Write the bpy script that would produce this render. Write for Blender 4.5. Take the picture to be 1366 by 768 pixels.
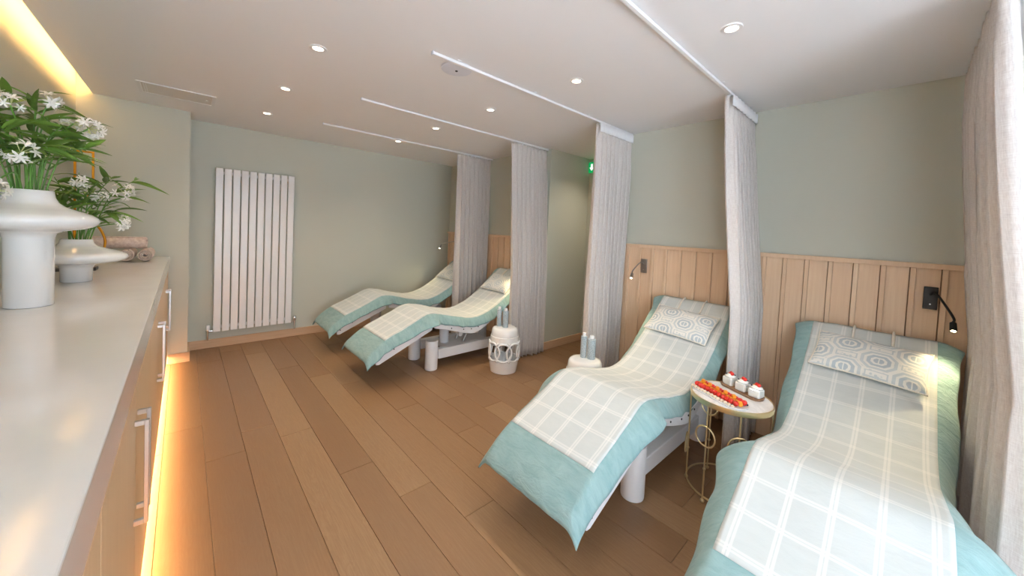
import bpy, bmesh, math, random
from mathutils import Vector, Matrix, noise as mnoise
R = math.radians
random.seed(7)
scene = bpy.context.scene
for o in list(bpy.data.objects): bpy.data.objects.remove(o)
COL = scene.collection

# ------------------------------------------------------------------ camera
W, HPX = 1366, 768
F, PX, PY = 479.285, 683.0, 322.625
YAW, PITCH, ROLL, CZ = -.741, -.035, .047, 1.46
def cam_axes():
    r = Vector((math.cos(YAW), math.sin(YAW), 0)); f = Vector((-math.sin(YAW), math.cos(YAW), 0)); u = Vector((0, 0, 1))
    f, u = f*math.cos(PITCH)+u*math.sin(PITCH), u*math.cos(PITCH)-f*math.sin(PITCH)
    r, u = r*math.cos(ROLL)+u*math.sin(ROLL), u*math.cos(ROLL)-r*math.sin(ROLL)
    return r, u, f
cr_, cu_, cf_ = cam_axes()
cd = bpy.data.cameras.new('camera'); cam = bpy.data.objects.new('camera', cd); COL.objects.link(cam)
cd.sensor_fit = 'HORIZONTAL'; cd.sensor_width = 36; cd.lens = F/W*36
cd.shift_x = (W/2-PX)/W; cd.shift_y = (PY-HPX/2)/W; cd.clip_start = .02
cam.matrix_world = Matrix(((cr_.x, cu_.x, -cf_.x, 0), (cr_.y, cu_.y, -cf_.y, 0), (cr_.z, cu_.z, -cf_.z, CZ), (0, 0, 0, 1)))
scene.camera = cam

# ------------------------------------------------------------------ world, exposure
SKY = 6.6
wd = bpy.data.worlds.new('world'); scene.world = wd; wd.use_nodes = True
bg = wd.node_tree.nodes['Background']; bg.inputs[0].default_value = (.74, .87, 1, 1); bg.inputs[1].default_value = SKY
sun_d = bpy.data.lights.new('sun', 'SUN'); sun_d.energy = 70; sun_d.angle = R(1.0); sun_d.color = (1, .97, .93)
sun = bpy.data.objects.new('sun', sun_d); COL.objects.link(sun); sun.rotation_euler = (R(-12), R(38), 0)      # shines along the facade, off the room
scene.view_settings.view_transform = 'Standard'; scene.view_settings.look = 'None'
scene.view_settings.exposure = 0.16; scene.view_settings.gamma = 1; scene.view_settings.use_curve_mapping = False
DOWN_W, LAMP_W, COVE_E, PLINTH_E = 26., 16., 36., 85.

# room dimensions (metres; the camera stands at x=0, y=0)
XH, YB, YP, XP, XL, YF, H = 3.252, 5.108, 4.744, .039, -.68, -1.5, 2.45
A0, A1, XA = 1.98, 2.925, 4.03            # passage opening in the headboard wall

# ------------------------------------------------------------------ materials
def lin(c): return c/12.92 if c <= .04045 else ((c+.055)/1.055)**2.4
def rgb(r, g, b): return (lin(r/255), lin(g/255), lin(b/255), 1)
class NT:
    def __init__(s, name):
        s.m = bpy.data.materials.new(name); s.m.use_nodes = True; s.t = s.m.node_tree; s.b = s.t.nodes['Principled BSDF']
    def n(s, typ, **k):
        o = s.t.nodes.new(typ)
        for a, v in k.items():
            if a.startswith('i_'): o.inputs[a[2:]].default_value = v
            else: setattr(o, a, v)
        return o
    def l(s, a, b): s.t.links.new(a, b)
    def math(s, op, a, b=None, c=None):
        o = s.t.nodes.new('ShaderNodeMath'); o.operation = op
        for i, v in enumerate((a, b, c)):
            if v is None: continue
            if isinstance(v, (int, float)): o.inputs[i].default_value = v
            else: s.l(v, o.inputs[i])
        return o.outputs[0]
    def ramp(s, fac, stops, interp='LINEAR'):
        o = s.t.nodes.new('ShaderNodeValToRGB'); o.color_ramp.interpolation = interp
        e = o.color_ramp.elements
        while len(e) < len(stops): e.new(.5)
        for el, (p, c) in zip(e, stops): el.position = p; el.color = c
        s.l(fac, o.inputs[0]); return o.outputs[0]
    def mix(s, fac, a, b, mode='MIX'):
        o = s.t.nodes.new('ShaderNodeMix'); o.data_type = 'RGBA'; o.blend_type = mode
        for k, v in ((0, fac), (6, a), (7, b)):
            if isinstance(v, (int, float, tuple)): o.inputs[k].default_value = v
            else: s.l(v, o.inputs[k])
        return o.outputs[2]
    def bump(s, h, strength=.2, dist=.01):
        o = s.n('ShaderNodeBump', i_Strength=strength, i_Distance=dist); s.l(h, o.inputs['Height']); s.l(o.outputs[0], s.b.inputs['Normal'])
    def coords(s, which='Object', scale=(1, 1, 1), rnd=False):
        tc = s.n('ShaderNodeTexCoord'); mp = s.n('ShaderNodeMapping'); mp.inputs['Scale'].default_value = scale
        s.l(tc.outputs[which], mp.inputs[0])
        if rnd:
            oi = s.n('ShaderNodeObjectInfo'); cx = s.n('ShaderNodeCombineXYZ')
            for k, m in enumerate((37.1, 53.7, 17.3)): s.l(s.math('MULTIPLY', oi.outputs['Random'], m), cx.inputs[k])
            s.l(cx.outputs[0], mp.inputs['Location'])
        return mp.outputs[0]
    def noise(s, v, scale, detail=4, rough=.5, dist=0):
        o = s.n('ShaderNodeTexNoise'); o.inputs['Scale'].default_value = scale; o.inputs['Detail'].default_value = detail
        o.inputs['Roughness'].default_value = rough; o.inputs['Distortion'].default_value = dist
        s.l(v, o.inputs['Vector']); return o.outputs[0]
MATS = {}
def plain(name, col, rough=.5, metal=0, bump=None, var=0, coat=0, trans=0, emit=None, spec=None):
    if name in MATS: return MATS[name]
    t = NT(name); b = t.b
    b.inputs['Base Color'].default_value = col; b.inputs['Roughness'].default_value = rough; b.inputs['Metallic'].default_value = metal
    if spec is not None: b.inputs['Specular IOR Level'].default_value = spec
    if coat: b.inputs['Coat Weight'].default_value = coat; b.inputs['Coat Roughness'].default_value = .05
    if trans: b.inputs['Transmission Weight'].default_value = trans
    v = t.coords('Object')
    nz = t.noise(v, 6 if not bump else bump[0], 3)
    dk = tuple(c*(1-var) for c in col[:3])+(1,); lt = tuple(min(1, c*(1+var)) for c in col[:3])+(1,)
    t.l(t.ramp(nz, [(.3, dk), (.7, lt)]), b.inputs['Base Color'])
    if bump: t.bump(nz, bump[1], bump[2])
    if emit: b.inputs['Emission Color'].default_value = emit[0]; b.inputs['Emission Strength'].default_value = emit[1]
    MATS[name] = t.m; return t.m
def oak_floor():
    t = NT('oak_floor'); v = t.coords('Object', (9, .9, 9), True); vf = t.coords('Object', (90, 4, 90), True)
    n1 = t.noise(v, 1.3, 5, .55, 1.2); rings = t.math('FRACT', t.math('MULTIPLY', n1, 9.0)); rings = t.math('PINGPONG', t.math('MULTIPLY', n1, 14.0), .5)
    n2 = t.noise(vf, 1.5, 4, .6)
    oi = t.n('ShaderNodeObjectInfo')
    base = t.ramp(oi.outputs['Random'], [(0, rgb(136, 104, 74)), (.35, rgb(141, 109, 78)), (.7, rgb(147, 115, 83)), (1, rgb(156, 125, 92))])
    c = t.mix(t.math('MULTIPLY', t.math('SUBTRACT', .5, rings), .42), base, rgb(128, 88, 54))
    c = t.mix(t.math('MULTIPLY', t.ramp(n2, [(.42, (1, 1, 1, 1)), (.6, (0, 0, 0, 1))]), .22), c, rgb(120, 84, 54))
    vk = t.coords('Object', (5, 2.2, 5), True)
    kn = t.ramp(t.noise(vk, 1.4, 2), [(.70, (0, 0, 0, 1)), (.80, (1, 1, 1, 1))])
    c = t.mix(t.math('MULTIPLY', kn, .5), c, rgb(96, 64, 40))
    t.l(c, t.b.inputs['Base Color'])
    t.l(t.ramp(n2, [(.3, (.32, .32, .32, 1)), (.7, (.46, .46, .46, 1))]), t.b.inputs['Roughness']); t.bump(n2, .10, .002); return t.m
def oak_panel(name, cols, sc=(60, 60, 2.2)):
    t = NT(name); v = t.coords('Object', sc, True); n = t.noise(v, 1.2, 4, .6, .3); oi = t.n('ShaderNodeObjectInfo')
    base = t.ramp(oi.outputs['Random'], [(0, cols[0]), (1, cols[1])])
    c = t.mix(t.math('MULTIPLY', t.ramp(n, [(.35, (1, 1, 1, 1)), (.65, (0, 0, 0, 1))]), .35), base, cols[2])
    t.l(c, t.b.inputs['Base Color']); t.b.inputs['Roughness'].default_value = .42; t.bump(n, .08, .002); return t.m
def wall_paint(name, col):
    t = NT(name); v = t.coords('Object'); n = t.noise(v, 180, 3)
    big = t.noise(v, 1.2, 3)
    t.l(t.mix(t.math('MULTIPLY', big, .10), col, tuple(c*.88 for c in col[:3])+(1,)), t.b.inputs['Base Color'])
    t.b.inputs['Roughness'].default_value = .62; t.bump(n, .05, .001); return t.m
def linen():
    t = NT('linen_curtain')
    wx = t.noise(t.coords('UV', (420, 30, 1)), 1, 3, .6); wz = t.noise(t.coords('UV', (40, 420, 1)), 1, 3, .6)
    w = t.math('MULTIPLY', t.math('ADD', wx, wz), .5)
    t.l(t.ramp(w, [(.32, rgb(202, 192, 186)), (.52, rgb(224, 217, 212)), (.70, rgb(240, 236, 233))]), t.b.inputs['Base Color'])
    t.b.inputs['Roughness'].default_value = .9; t.b.inputs['Sheen Weight'].default_value = .2; t.bump(w, .10, .002)
    tr = t.n('ShaderNodeBsdfTranslucent'); tr.inputs[0].default_value = rgb(225, 215, 205); ms = t.n('ShaderNodeMixShader'); ms.inputs[0].default_value = .12
    out = t.t.nodes['Material Output']; t.l(t.b.outputs[0], ms.inputs[1]); t.l(tr.outputs[0], ms.inputs[2]); t.l(ms.outputs[0], out.inputs[0]); return t.m
def cotton(name, col, dk):
    t = NT(name); uv = t.coords('UV'); cr = t.noise(t.coords('UV', (9, 26, 1), True), 1, 4, .6, .6); fine = t.noise(t.coords('UV', (500, 500, 1)), 1, 2)
    t.l(t.mix(t.ramp(cr, [(.3, (0, 0, 0, 1)), (.7, (1, 1, 1, 1))]), dk, col), t.b.inputs['Base Color'])
    t.b.inputs['Roughness'].default_value = .85; t.b.inputs['Sheen Weight'].default_value = .15
    t.bump(t.math('ADD', t.math('MULTIPLY', cr, 1.0), t.math('MULTIPLY', fine, .06)), .55, .014); return t.m
def plaid():
    t = NT('windowpane_plaid'); tc = t.n('ShaderNodeTexCoord'); sp = t.n('ShaderNodeSeparateXYZ'); t.l(tc.outputs['UV'], sp.inputs[0])
    def lines(src, p, gap, w, off):
        fr = t.math('FRACT', t.math('ADD', t.math('DIVIDE', src, p), off)); d = t.math('MULTIPLY', t.math('ABSOLUTE', t.math('SUBTRACT', fr, .5)), p)
        e = t.math('ABSOLUTE', t.math('SUBTRACT', d, gap)); return t.ramp(t.math('DIVIDE', e, w), [(.55, (1, 1, 1, 1)), (1, (0, 0, 0, 1))])
    a = lines(sp.outputs[0], .116, .006, .0055, .5); b = lines(sp.outputs[1], .150, .006, .0055, .3)
    cr = t.noise(t.coords('UV', (9, 20, 1), True), 1, 4, .6, .5); fine = t.noise(t.coords('UV', (450, 450, 1)), 1, 2)
    base = t.mix(cr, rgb(188, 195, 194), rgb(205, 210, 209)); base = t.mix(t.math('MULTIPLY', fine, .25), base, rgb(224, 226, 223))
    c = t.mix(t.math('MULTIPLY', a, .42), base, rgb(240, 238, 234)); c = t.mix(t.math('MULTIPLY', b, .36), c, rgb(240, 238, 234))
    t.l(c, t.b.inputs['Base Color']); t.b.inputs['Roughness'].default_value = .85; t.b.inputs['Sheen Weight'].default_value = .15
    t.bump(t.math('ADD', cr, t.math('MULTIPLY', fine, .06)), .22, .010); return t.m
def medallion():
    t = NT('medallion_weave'); tc = t.n('ShaderNodeTexCoord'); sp = t.n('ShaderNodeSeparateXYZ'); t.l(tc.outputs['UV'], sp.inputs[0])
    def cell(ox, oy):
        px, py = .27, .175
        x = t.math('MULTIPLY', t.math('SUBTRACT', t.math('FRACT', t.math('ADD', t.math('DIVIDE', sp.outputs[0], px), ox)), .5), px)
        y = t.math('MULTIPLY', t.math('SUBTRACT', t.math('FRACT', t.math('ADD', t.math('DIVIDE', sp.outputs[1], py), oy)), .5), py)
        ax = t.math('ABSOLUTE', x); ay = t.math('ABSOLUTE', y)
        hexd = t.math('MAXIMUM', t.math('ADD', t.math('MULTIPLY', ax, .75), t.math('MULTIPLY', ay, .75)), t.math('MAXIMUM', t.math('MULTIPLY', ay, 1.25), ax))
        return hexd, ax, ay
    h1, ax, ay = cell(0, 0); h2, bx, by = cell(.5, .5)
    d = t.math('MINIMUM', h1, h2); ix = t.math('MINIMUM', t.math('ADD', ax, t.math('MULTIPLY', t.math('GREATER_THAN', h1, h2), 9)), t.math('ADD', bx, t.math('MULTIPLY', t.math('GREATER_THAN', h2, h1), 9)))
    bl = rgb(184, 194, 200); cm = rgb(232, 230, 224); gr = rgb(202, 208, 209)
    c = t.ramp(t.math('DIVIDE', d, .13), [(0, bl), (.10, bl), (.16, cm), (.24, cm), (.25, bl), (.36, bl), (.37, cm), (.45, cm), (.46, gr), (.56, gr), (.57, cm), (.66, cm), (.67, gr), (.72, cm)], 'CONSTANT')
    # little arrowhead rows between the medallions
    k = t.n('ShaderNodeTexVoronoi'); k.inputs['Scale'].default_value = 50; t.l(tc.outputs['UV'], k.inputs['Vector'])
    dots = t.ramp(k.outputs[0], [(.25, (1, 1, 1, 1)), (.4, (0, 0, 0, 1))]); outer = t.ramp(t.math('DIVIDE', d, .13), [(.60, (0, 0, 0, 1)), (.66, (1, 1, 1, 1))])
    c = t.mix(t.math('MULTIPLY', dots, outer), c, gr)
    bar = t.math('MULTIPLY', t.math('LESS_THAN', ix, .0025), t.math('LESS_THAN', d, .024)); c = t.mix(bar, c, cm)
    t.l(c, t.b.inputs['Base Color']); t.b.inputs['Roughness'].default_value = .95
    t.bump(t.noise(t.coords('UV', (400, 400, 1)), 1, 2), .3, .002); return t.m
def marble():
    t = NT('white_marble'); v = t.coords('Object'); n = t.noise(v, 6, 4, .5, 1.)
    t.l(t.ramp(n, [(.40, rgb(242, 240, 238)), (.5, rgb(228, 226, 224)), (.56, rgb(242, 240, 238))]), t.b.inputs['Base Color']); t.b.inputs['Roughness'].default_value = .15; return t.m
def stoneware():
    t = NT('patterned_label'); v = t.coords('Object', (1, 1, 1)); k = t.n('ShaderNodeTexVoronoi'); k.inputs['Scale'].default_value = 160; t.l(v, k.inputs['Vector'])
    t.l(t.ramp(k.outputs[0], [(.2, rgb(120, 140, 150)), (.5, rgb(186, 198, 204))]), t.b.inputs['Base Color']); t.b.inputs['Roughness'].default_value = .35; return t.m
def leafmat(name, a, b):
    t = NT(name); oi = t.n('ShaderNodeObjectInfo'); v = t.coords('Object', (60, 4, 4)); n = t.noise(v, 1, 2)
    c = t.mix(t.math('MULTIPLY', n, .4), t.ramp(oi.outputs['Random'], [(0, a), (1, b)]), rgb(150, 178, 90))
    t.l(c, t.b.inputs['Base Color']); t.b.inputs['Roughness'].default_value = .38
    tr = t.n('ShaderNodeBsdfTranslucent'); t.l(c, tr.inputs[0]); ms = t.n('ShaderNodeMixShader'); ms.inputs[0].default_value = .25
    out = t.t.nodes['Material Output']; t.l(t.b.outputs[0], ms.inputs[1]); t.l(tr.outputs[0], ms.inputs[2]); t.l(ms.outputs[0], out.inputs[0]); return t.m
def towelmat():
    t = NT('towel_pile'); v = t.coords('Object'); n = t.noise(v, 260, 2); n2 = t.noise(v, 45, 3)
    t.l(t.ramp(n2, [(.3, rgb(200, 178, 168)), (.7, rgb(230, 214, 204))]), t.b.inputs['Base Color']); t.b.inputs['Roughness'].default_value = 1; t.bump(t.math('ADD', n, n2), .5, .004); return t.m
def pane():
    t = NT('window_glass'); tr = t.n('ShaderNodeBsdfTransparent'); gl = t.n('ShaderNodeBsdfGlossy'); gl.inputs['Roughness'].default_value = .02
    ms = t.n('ShaderNodeMixShader'); ms.inputs[0].default_value = .05; t.l(tr.outputs[0], ms.inputs[1]); t.l(gl.outputs[0], ms.inputs[2])
    t.l(ms.outputs[0], t.t.nodes['Material Output'].inputs[0]); return t.m
M = dict(
    floor=oak_floor(), base=oak_panel('oak_baseboard', (rgb(206, 170, 138), rgb(214, 180, 148), rgb(184, 146, 112)), (3, 3, 60)),
    panel=oak_panel('oak_panelling', (rgb(222, 190, 158), rgb(230, 202, 172), rgb(208, 172, 138))),
    door=oak_panel('oak_veneer', (rgb(226, 192, 152), rgb(230, 198, 158), rgb(208, 170, 126))),
    sage=wall_paint('sage_paint', rgb(200, 202, 190)), white=wall_paint('ceiling_white', rgb(243, 242, 243)),
    linen=linen(), teal=cotton('teal_cotton', rgb(150, 180, 180), rgb(128, 162, 163)), plaid=plaid(), medal=medallion(), marble=marble(), label=stoneware(),
    leaf=leafmat('bamboo_leaf', rgb(56, 98, 34), rgb(112, 156, 62)), stem=plain('green_stem', rgb(96, 146, 60), .4, var=.15),
    petal=plain('white_petal', rgb(246, 244, 238), .6, var=.03), bud=plain('pale_bud', rgb(206, 214, 150), .5, var=.1), throat=plain('flower_throat', rgb(190, 170, 150), .6),
    towel=towelmat(), pane=pane(),
    enamel=plain('white_enamel', rgb(240, 240, 242), .28, var=.01), metal=plain('chrome', (.85, .85, .86, 1), .12, 1), steel=plain('brushed_steel', (.68, .68, .69, 1), .28, 1),
    gunmetal=plain('pewter', (.42, .40, .38, 1), .35, 1), brass=plain('brass', rgb(222, 204, 160), .32, 1, var=.04), gold=plain('gold_leaf', rgb(206, 140, 40), .3, 1, var=.08),
    black=plain('black_metal', rgb(26, 25, 25), .4), ceramic=plain('white_ceramic', rgb(244, 244, 244), .08, coat=.6, var=.01),
    worktop=plain('composite_stone', rgb(226, 222, 218), .11, var=.02, spec=.7), plastic=plain('white_plastic', rgb(242, 242, 244), .3),
    grey=plain('pale_grey_plastic', rgb(224, 226, 234), .4), vinyl=plain('cream_vinyl', rgb(222, 220, 214), .5), slate=plain('dark_base', rgb(62, 58, 58), .4),
    strap=plain('cream_webbing', rgb(232, 226, 214), .9, bump=(200, .3, .002)), walnut=oak_panel('walnut_board', (rgb(150, 112, 80), rgb(150, 112, 80), rgb(104, 72, 48)), (40, 3, 40)),
    cream=plain('whipped_cream', rgb(248, 244, 236), .5, bump=(90, .5, .004)), straw=plain('strawberry_red', rgb(212, 44, 34), .28, bump=(220, .5, .002), var=.2),
    mango=plain('mango_orange', rgb(246, 158, 46), .3, var=.15), banana=plain('marshmallow_cream', rgb(246, 228, 204), .6, var=.05), blue=plain('blueberry', rgb(46, 40, 62), .4, var=.2),
    mint=plain('mint_green', rgb(70, 130, 54), .4), glass=plain('cup_glaze', rgb(232, 232, 226), .12, coat=.5), tape=plain('white_heading_tape', rgb(244, 244, 246), .7),
    shadow=plain('dark_recess', rgb(40, 38, 36), .8), sign=plain('exit_green', rgb(0, 150, 84), .4, emit=(rgb(0, 200, 110), .5)), signw=plain('sign_white', rgb(250, 250, 250), .4, emit=((1, 1, 1, 1), .8)),
    lens=plain('lamp_lens', (1, 1, 1, 1), .3, emit=((1, .86, .66, 1), 14)), beadlens=plain('reading_lamp_lens', (1, 1, 1, 1), .3, emit=((1, .82, .5, 1), 40)),
    cove=plain('led_cove', (1, .8, .5, 1), .4, emit=((1, .56, .18, 1), COVE_E)), plinthled=plain('led_plinth', (1, .8, .5, 1), .4, emit=((1, .64, .30, 1), PLINTH_E)),
    satin=plain('satin_white', rgb(236, 235, 236), .4), grille=plain('grille_beige', rgb(226, 221, 215), .5))

# ------------------------------------------------------------------ mesh helpers
class MB:
    def __init__(s): s.v = []; s.f = []; s.uv = {}
    def box(s, x0, x1, y0, y1, z0, z1):
        b = len(s.v); s.v += [(x, y, z) for z in (z0, z1) for y in (y0, y1) for x in (x0, x1)]
        s.f += [tuple(b+i for i in q) for q in ((0, 2, 3, 1), (4, 5, 7, 6), (0, 1, 5, 4), (2, 6, 7, 3), (0, 4, 6, 2), (1, 3, 7, 5))]; return s
    def lathe(s, prof, n=32, c=(0, 0, 0), cap=True):
        b = len(s.v)
        for r, z in prof:
            for k in range(n):
                a = 2*math.pi*k/n; s.v.append((c[0]+r*math.cos(a), c[1]+r*math.sin(a), c[2]+z))
        for i in range(len(prof)-1):
            for k in range(n):
                k2 = (k+1) % n; s.f.append((b+i*n+k, b+i*n+k2, b+(i+1)*n+k2, b+(i+1)*n+k))
        if cap:
            s.f.append(tuple(b+k for k in reversed(range(n)))); s.f.append(tuple(b+(len(prof)-1)*n+k for k in range(n)))
        return s
    def tube(s, pts, r, n=8, closed=False, cap=True):
        pts = [Vector(p) for p in pts]; N = len(pts); b = len(s.v); rs = r if isinstance(r, (list, tuple)) else [r]*N; up = None
        for i, p in enumerate(pts):
            if closed: d = (pts[(i+1) % N]-pts[i-1]).normalized()
            else: d = (pts[min(i+1, N-1)]-pts[max(i-1, 0)]).normalized()
            if up is None: up = d.orthogonal().normalized()
            up = (up-d*up.dot(d)).normalized(); w = d.cross(up)
            for k in range(n):
                a = 2*math.pi*k/n; s.v.append(tuple(p+(up*math.cos(a)+w*math.sin(a))*rs[i]))
        for i in range(N if closed else N-1):
            j = (i+1) % N
            for k in range(n):
                k2 = (k+1) % n; s.f.append((b+i*n+k, b+i*n+k2, b+j*n+k2, b+j*n+k))
        if cap and not closed:
            s.f.append(tuple(b+k for k in reversed(range(n)))); s.f.append(tuple(b+(N-1)*n+k for k in range(n)))
        return s
    def sphere(s, c, r, nu=10, nv=7, sz=1):
        prof = [(max(r*math.sin(math.pi*i/nv), 1e-4), -r*sz*math.cos(math.pi*i/nv)) for i in range(nv+1)]
        return s.lathe(prof, nu, c)
    def grid(s, P, uv=None, flip=False):
        b = len(s.v); ni = len(P); nj = len(P[0])
        for i in range(ni):
            for j in range(nj):
                s.v.append(tuple(P[i][j]))
                if uv: s.uv[b+i*nj+j] = uv[i][j]
        for i in range(ni-1):
            for j in range(nj-1):
                q = (b+i*nj+j, b+i*nj+j+1, b+(i+1)*nj+j+1, b+(i+1)*nj+j); s.f.append(q[::-1] if flip else q)
        return s
    def prism(s, poly, y0, y1):                      # polygon in x,z extruded along y
        b = len(s.v); n = len(poly); s.v += [(x, y0, z) for x, z in poly]+[(x, y1, z) for x, z in poly]
        s.f.append(tuple(range(b, b+n))); s.f.append(tuple(range(b+2*n-1, b+n-1, -1)))
        for i in range(n): j = (i+1) % n; s.f.append((b+i, b+n+i, b+n+j, b+j))
        return s
    def data(s, name):
        me = bpy.data.meshes.new(name); me.from_pydata(s.v, [], s.f); me.validate(); 
        if s.uv:
            L = me.uv_layers.new(name='UVMap')
            for lp in me.loops: L.data[lp.index].uv = s.uv.get(lp.vertex_index, (0, 0))
        bm = bmesh.new(); bm.from_mesh(me); bmesh.ops.recalc_face_normals(bm, faces=bm.faces); bm.to_mesh(me); bm.free(); return me
    def build(s, name, mat, parent=None, smooth=False, bevel=0, loc=(0, 0, 0), rot=(0, 0, 0), seg=2, angle=40):
        return put(name, s.data(name), mat, parent, smooth, bevel, loc, rot, seg, angle)
def put(name, me, mat, parent=None, smooth=False, bevel=0, loc=(0, 0, 0), rot=(0, 0, 0), seg=2, angle=40):
    if not me.materials: me.materials.append(mat)
    if smooth:
        for p in me.polygons: p.use_smooth = True
        if smooth != 'all':
            try: me.set_sharp_from_angle(angle=R(angle))
            except Exception: pass
    o = bpy.data.objects.new(name, me); COL.objects.link(o); o.location = loc; o.rotation_euler = rot
    if parent: o.parent = parent
    if bevel:
        b = o.modifiers.new('bevel', 'BEVEL'); b.width = bevel; b.segments = seg; b.limit_method = 'ANGLE'; b.angle_limit = R(40)
    return o
def tag(o, label, cat, group=None):
    o['label'] = label; o['category'] = cat
    if group: o['group'] = group
    return o
def thing(name, label, cat, loc=(0, 0, 0), rotz=0, group=None):
    o = bpy.data.objects.new(name, None); COL.objects.link(o); o.location = loc; o.rotation_euler = (0, 0, rotz); o.empty_display_size = .05
    return tag(o, label, cat, group)
def struct(o): o['kind'] = 'structure'; return o
def copy_tree(o, parent=None):
    c = o.copy(); COL.objects.link(c)
    if parent: c.parent = parent
    for ch in list(o.children): copy_tree(ch, c)
    return c
def catmull(pts, n):
    pts = [Vector(p) for p in pts]; P = [2*pts[0]-pts[1]]+pts+[2*pts[-1]-pts[-2]]; out = []
    for i in range(len(pts)-1):
        a, b, c, d = P[i:i+4]
        for k in range(n):
            t = k/n; out.append(.5*((2*b)+(c-a)*t+(2*a-5*b+4*c-d)*t*t+(3*b-a-3*c+d)*t**3))
    out.append(pts[-1]); return out
def circle(c, r, n=28, ax=(1, 0, 0), ay=(0, 0, 1)):
    c = Vector(c); ax = Vector(ax); ay = Vector(ay)
    return [c+ax*(r*math.cos(2*math.pi*k/n))+ay*(r*math.sin(2*math.pi*k/n)) for k in range(n)]

# ------------------------------------------------------------------ room shell
floor = struct(MB().box(XL-.1, XA+.1, YF-.1, YB+.1, -.12, -.012).build('floor', M['shadow']))
JO = {-1: 3.215, 0: 2.708, 1: 2.954, 2: 2.741, 3: 2.122, 4: 1.746}
def plank(x0, x1, y0, y1):
    w = (x1-x0)/2-.0006; l = (y1-y0)/2-.0006; c = .0016; v = []
    for (dx, dy, z) in ((w, l, -.012), (w, l, -c), (w-c, l-c, 0)):
        v += [(-dx, -dy, z), (dx, -dy, z), (dx, dy, z), (-dx, dy, z)]
    m = MB(); m.v = v
    for k in (0, 4):
        for i in range(4): j = (i+1) % 4; m.f.append((k+i, k+j, k+4+j, k+4+i))
    m.f.append((8, 9, 10, 11)); m.build('plank', M['floor'], floor, loc=((x0+x1)/2, (y0+y1)/2, 0))
for k in range(-2, 21):
    x0 = .11+.19*k; x1 = x0+.19
    ya, yb = (YF, YB) if x0 < XH-.05 else (A0, A1)
    rr = random.Random(k*7+3); j = JO.get(k, rr.uniform(.2, 2.1)); ys = []
    y = j
    while y > ya+.25: ys.append(y); y -= rr.choice((1.5, 1.9, 1.9, 2.1))
    y = j+1.9
    while y < yb-.25: ys.append(y); y += 1.9
    ys = sorted(q for q in ys if ya+.2 < q < yb-.2); ys = [ya]+ys+[yb]
    for a, b in zip(ys, ys[1:]): plank(x0, min(x1, XA if x0 > XH-.05 else 9), a, b)
c = MB(); LIP = -.588
c.box(LIP, XA+.1, YF-.1, YB+.1, H, H+.03); c.box(-.54, XA+.1, YF-.1, YB+.1, H+.03, H+.3)
c.box(XL-.1, -.54, YF-.1, YB+.1, H+.2, H+.3); struct(c.build('ceiling', M['white']))
WY0, WY1 = -1.44, -.42
struct(MB().box(XL-.12, XL, WY1, YB+.1, -.02, H+.2).box(XL-.12, XL, YF-.1, WY0, -.02, H+.2).box(XL-.12, XL, WY0, WY1, -.02, .1).box(XL-.12, XL, WY0, WY1, 2.36, H+.2).build('wall_left', M['sage']))
struct(MB().box(XL, XH+.1, YB, YB+.12, -.02, H+.02).build('wall_back', M['sage']))
struct(MB().box(XL, XP, YP, YB, -.012, H).box(XL, -.54, YP, YB, H, H+.2).build('wall_pier', M['sage']))
struct(MB().box(XH, XH+.1, A1, YB, -.02, H).box(XH, XH+.1, YF, A0, -.02, H).build('wall_right', M['sage']))
struct(MB().box(XH+.1, XA, A1, A1+.1, -.02, H).box(XH+.1, XA, A0-.1, A0, -.02, H).box(XA, XA+.1, A0-.1, A1+.1, -.02, H).build('wall_passage', M['sage']))
# window wall behind the camera
WX0, WX1, WZ0, WZ1 = -.55, 1.45, .1, 2.36
f = MB().box(XL-.1, WX0, YF-.15, YF, -.02, H).box(WX1, XH+.1, YF-.15, YF, -.02, H).box(WX0, WX1, YF-.15, YF, -.02, WZ0).box(WX0, WX1, YF-.15, YF, WZ1, H)
struct(f.build('wall_front', M['sage']))
wn = bpy.data.objects.new('window_1', None); COL.objects.link(wn); wn.location = (0, YF-.08, 0); struct(wn)
f = MB(); f.box(WX0, WX1, -.03, .03, WZ0, WZ0+.06).box(WX0, WX1, -.03, .03, WZ1-.06, WZ1)
xs = [WX0+(WX1-WX0)*k/4 for k in range(5)]
for x in xs: f.box(max(x-.03, WX0), min(x+.03, WX1), -.029, .029, WZ0+.06, WZ1-.06)
f.build('window_frame', M['satin'], wn)
for a, b in zip(xs, xs[1:]): MB().box(a+.03, b-.03, -.004, .004, WZ0+.06, WZ1-.06).build('pane', M['pane'], wn)
w2 = bpy.data.objects.new('window_2', None); COL.objects.link(w2); w2.location = (XL-.07, 0, 0); struct(w2)
f = MB().box(-.03, .03, WY0, WY1, .1, .16).box(-.03, .03, WY0, WY1, 2.30, 2.36)
ym = (WY0+WY1)/2
for a, b in ((WY0, WY0+.05), (ym-.03, ym+.03), (WY1-.05, WY1)): f.box(-.029, .029, a, b, .16, 2.30)
f.build('window_frame', M['satin'], w2)
for a, b in ((WY0+.05, ym-.03), (ym+.03, WY1-.05)): MB().box(-.004, .004, a, b, .16, 2.30).build('pane', M['pane'], w2)
pl = bpy.data.lights.new('window_portal', 'AREA'); pl.shape = 'RECTANGLE'; pl.size = 2.26; pl.size_y = WY1-WY0; pl.cycles.is_portal = True
po = bpy.data.objects.new('window_portal', pl); COL.objects.link(po); po.location = (XL-.13, ym, 1.23); po.rotation_euler = (0, R(-90), 0)
pl = bpy.data.lights.new('window_portal', 'AREA'); pl.shape = 'RECTANGLE'; pl.size = WX1-WX0; pl.size_y = WZ1-WZ0; pl.cycles.is_portal = True
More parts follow.
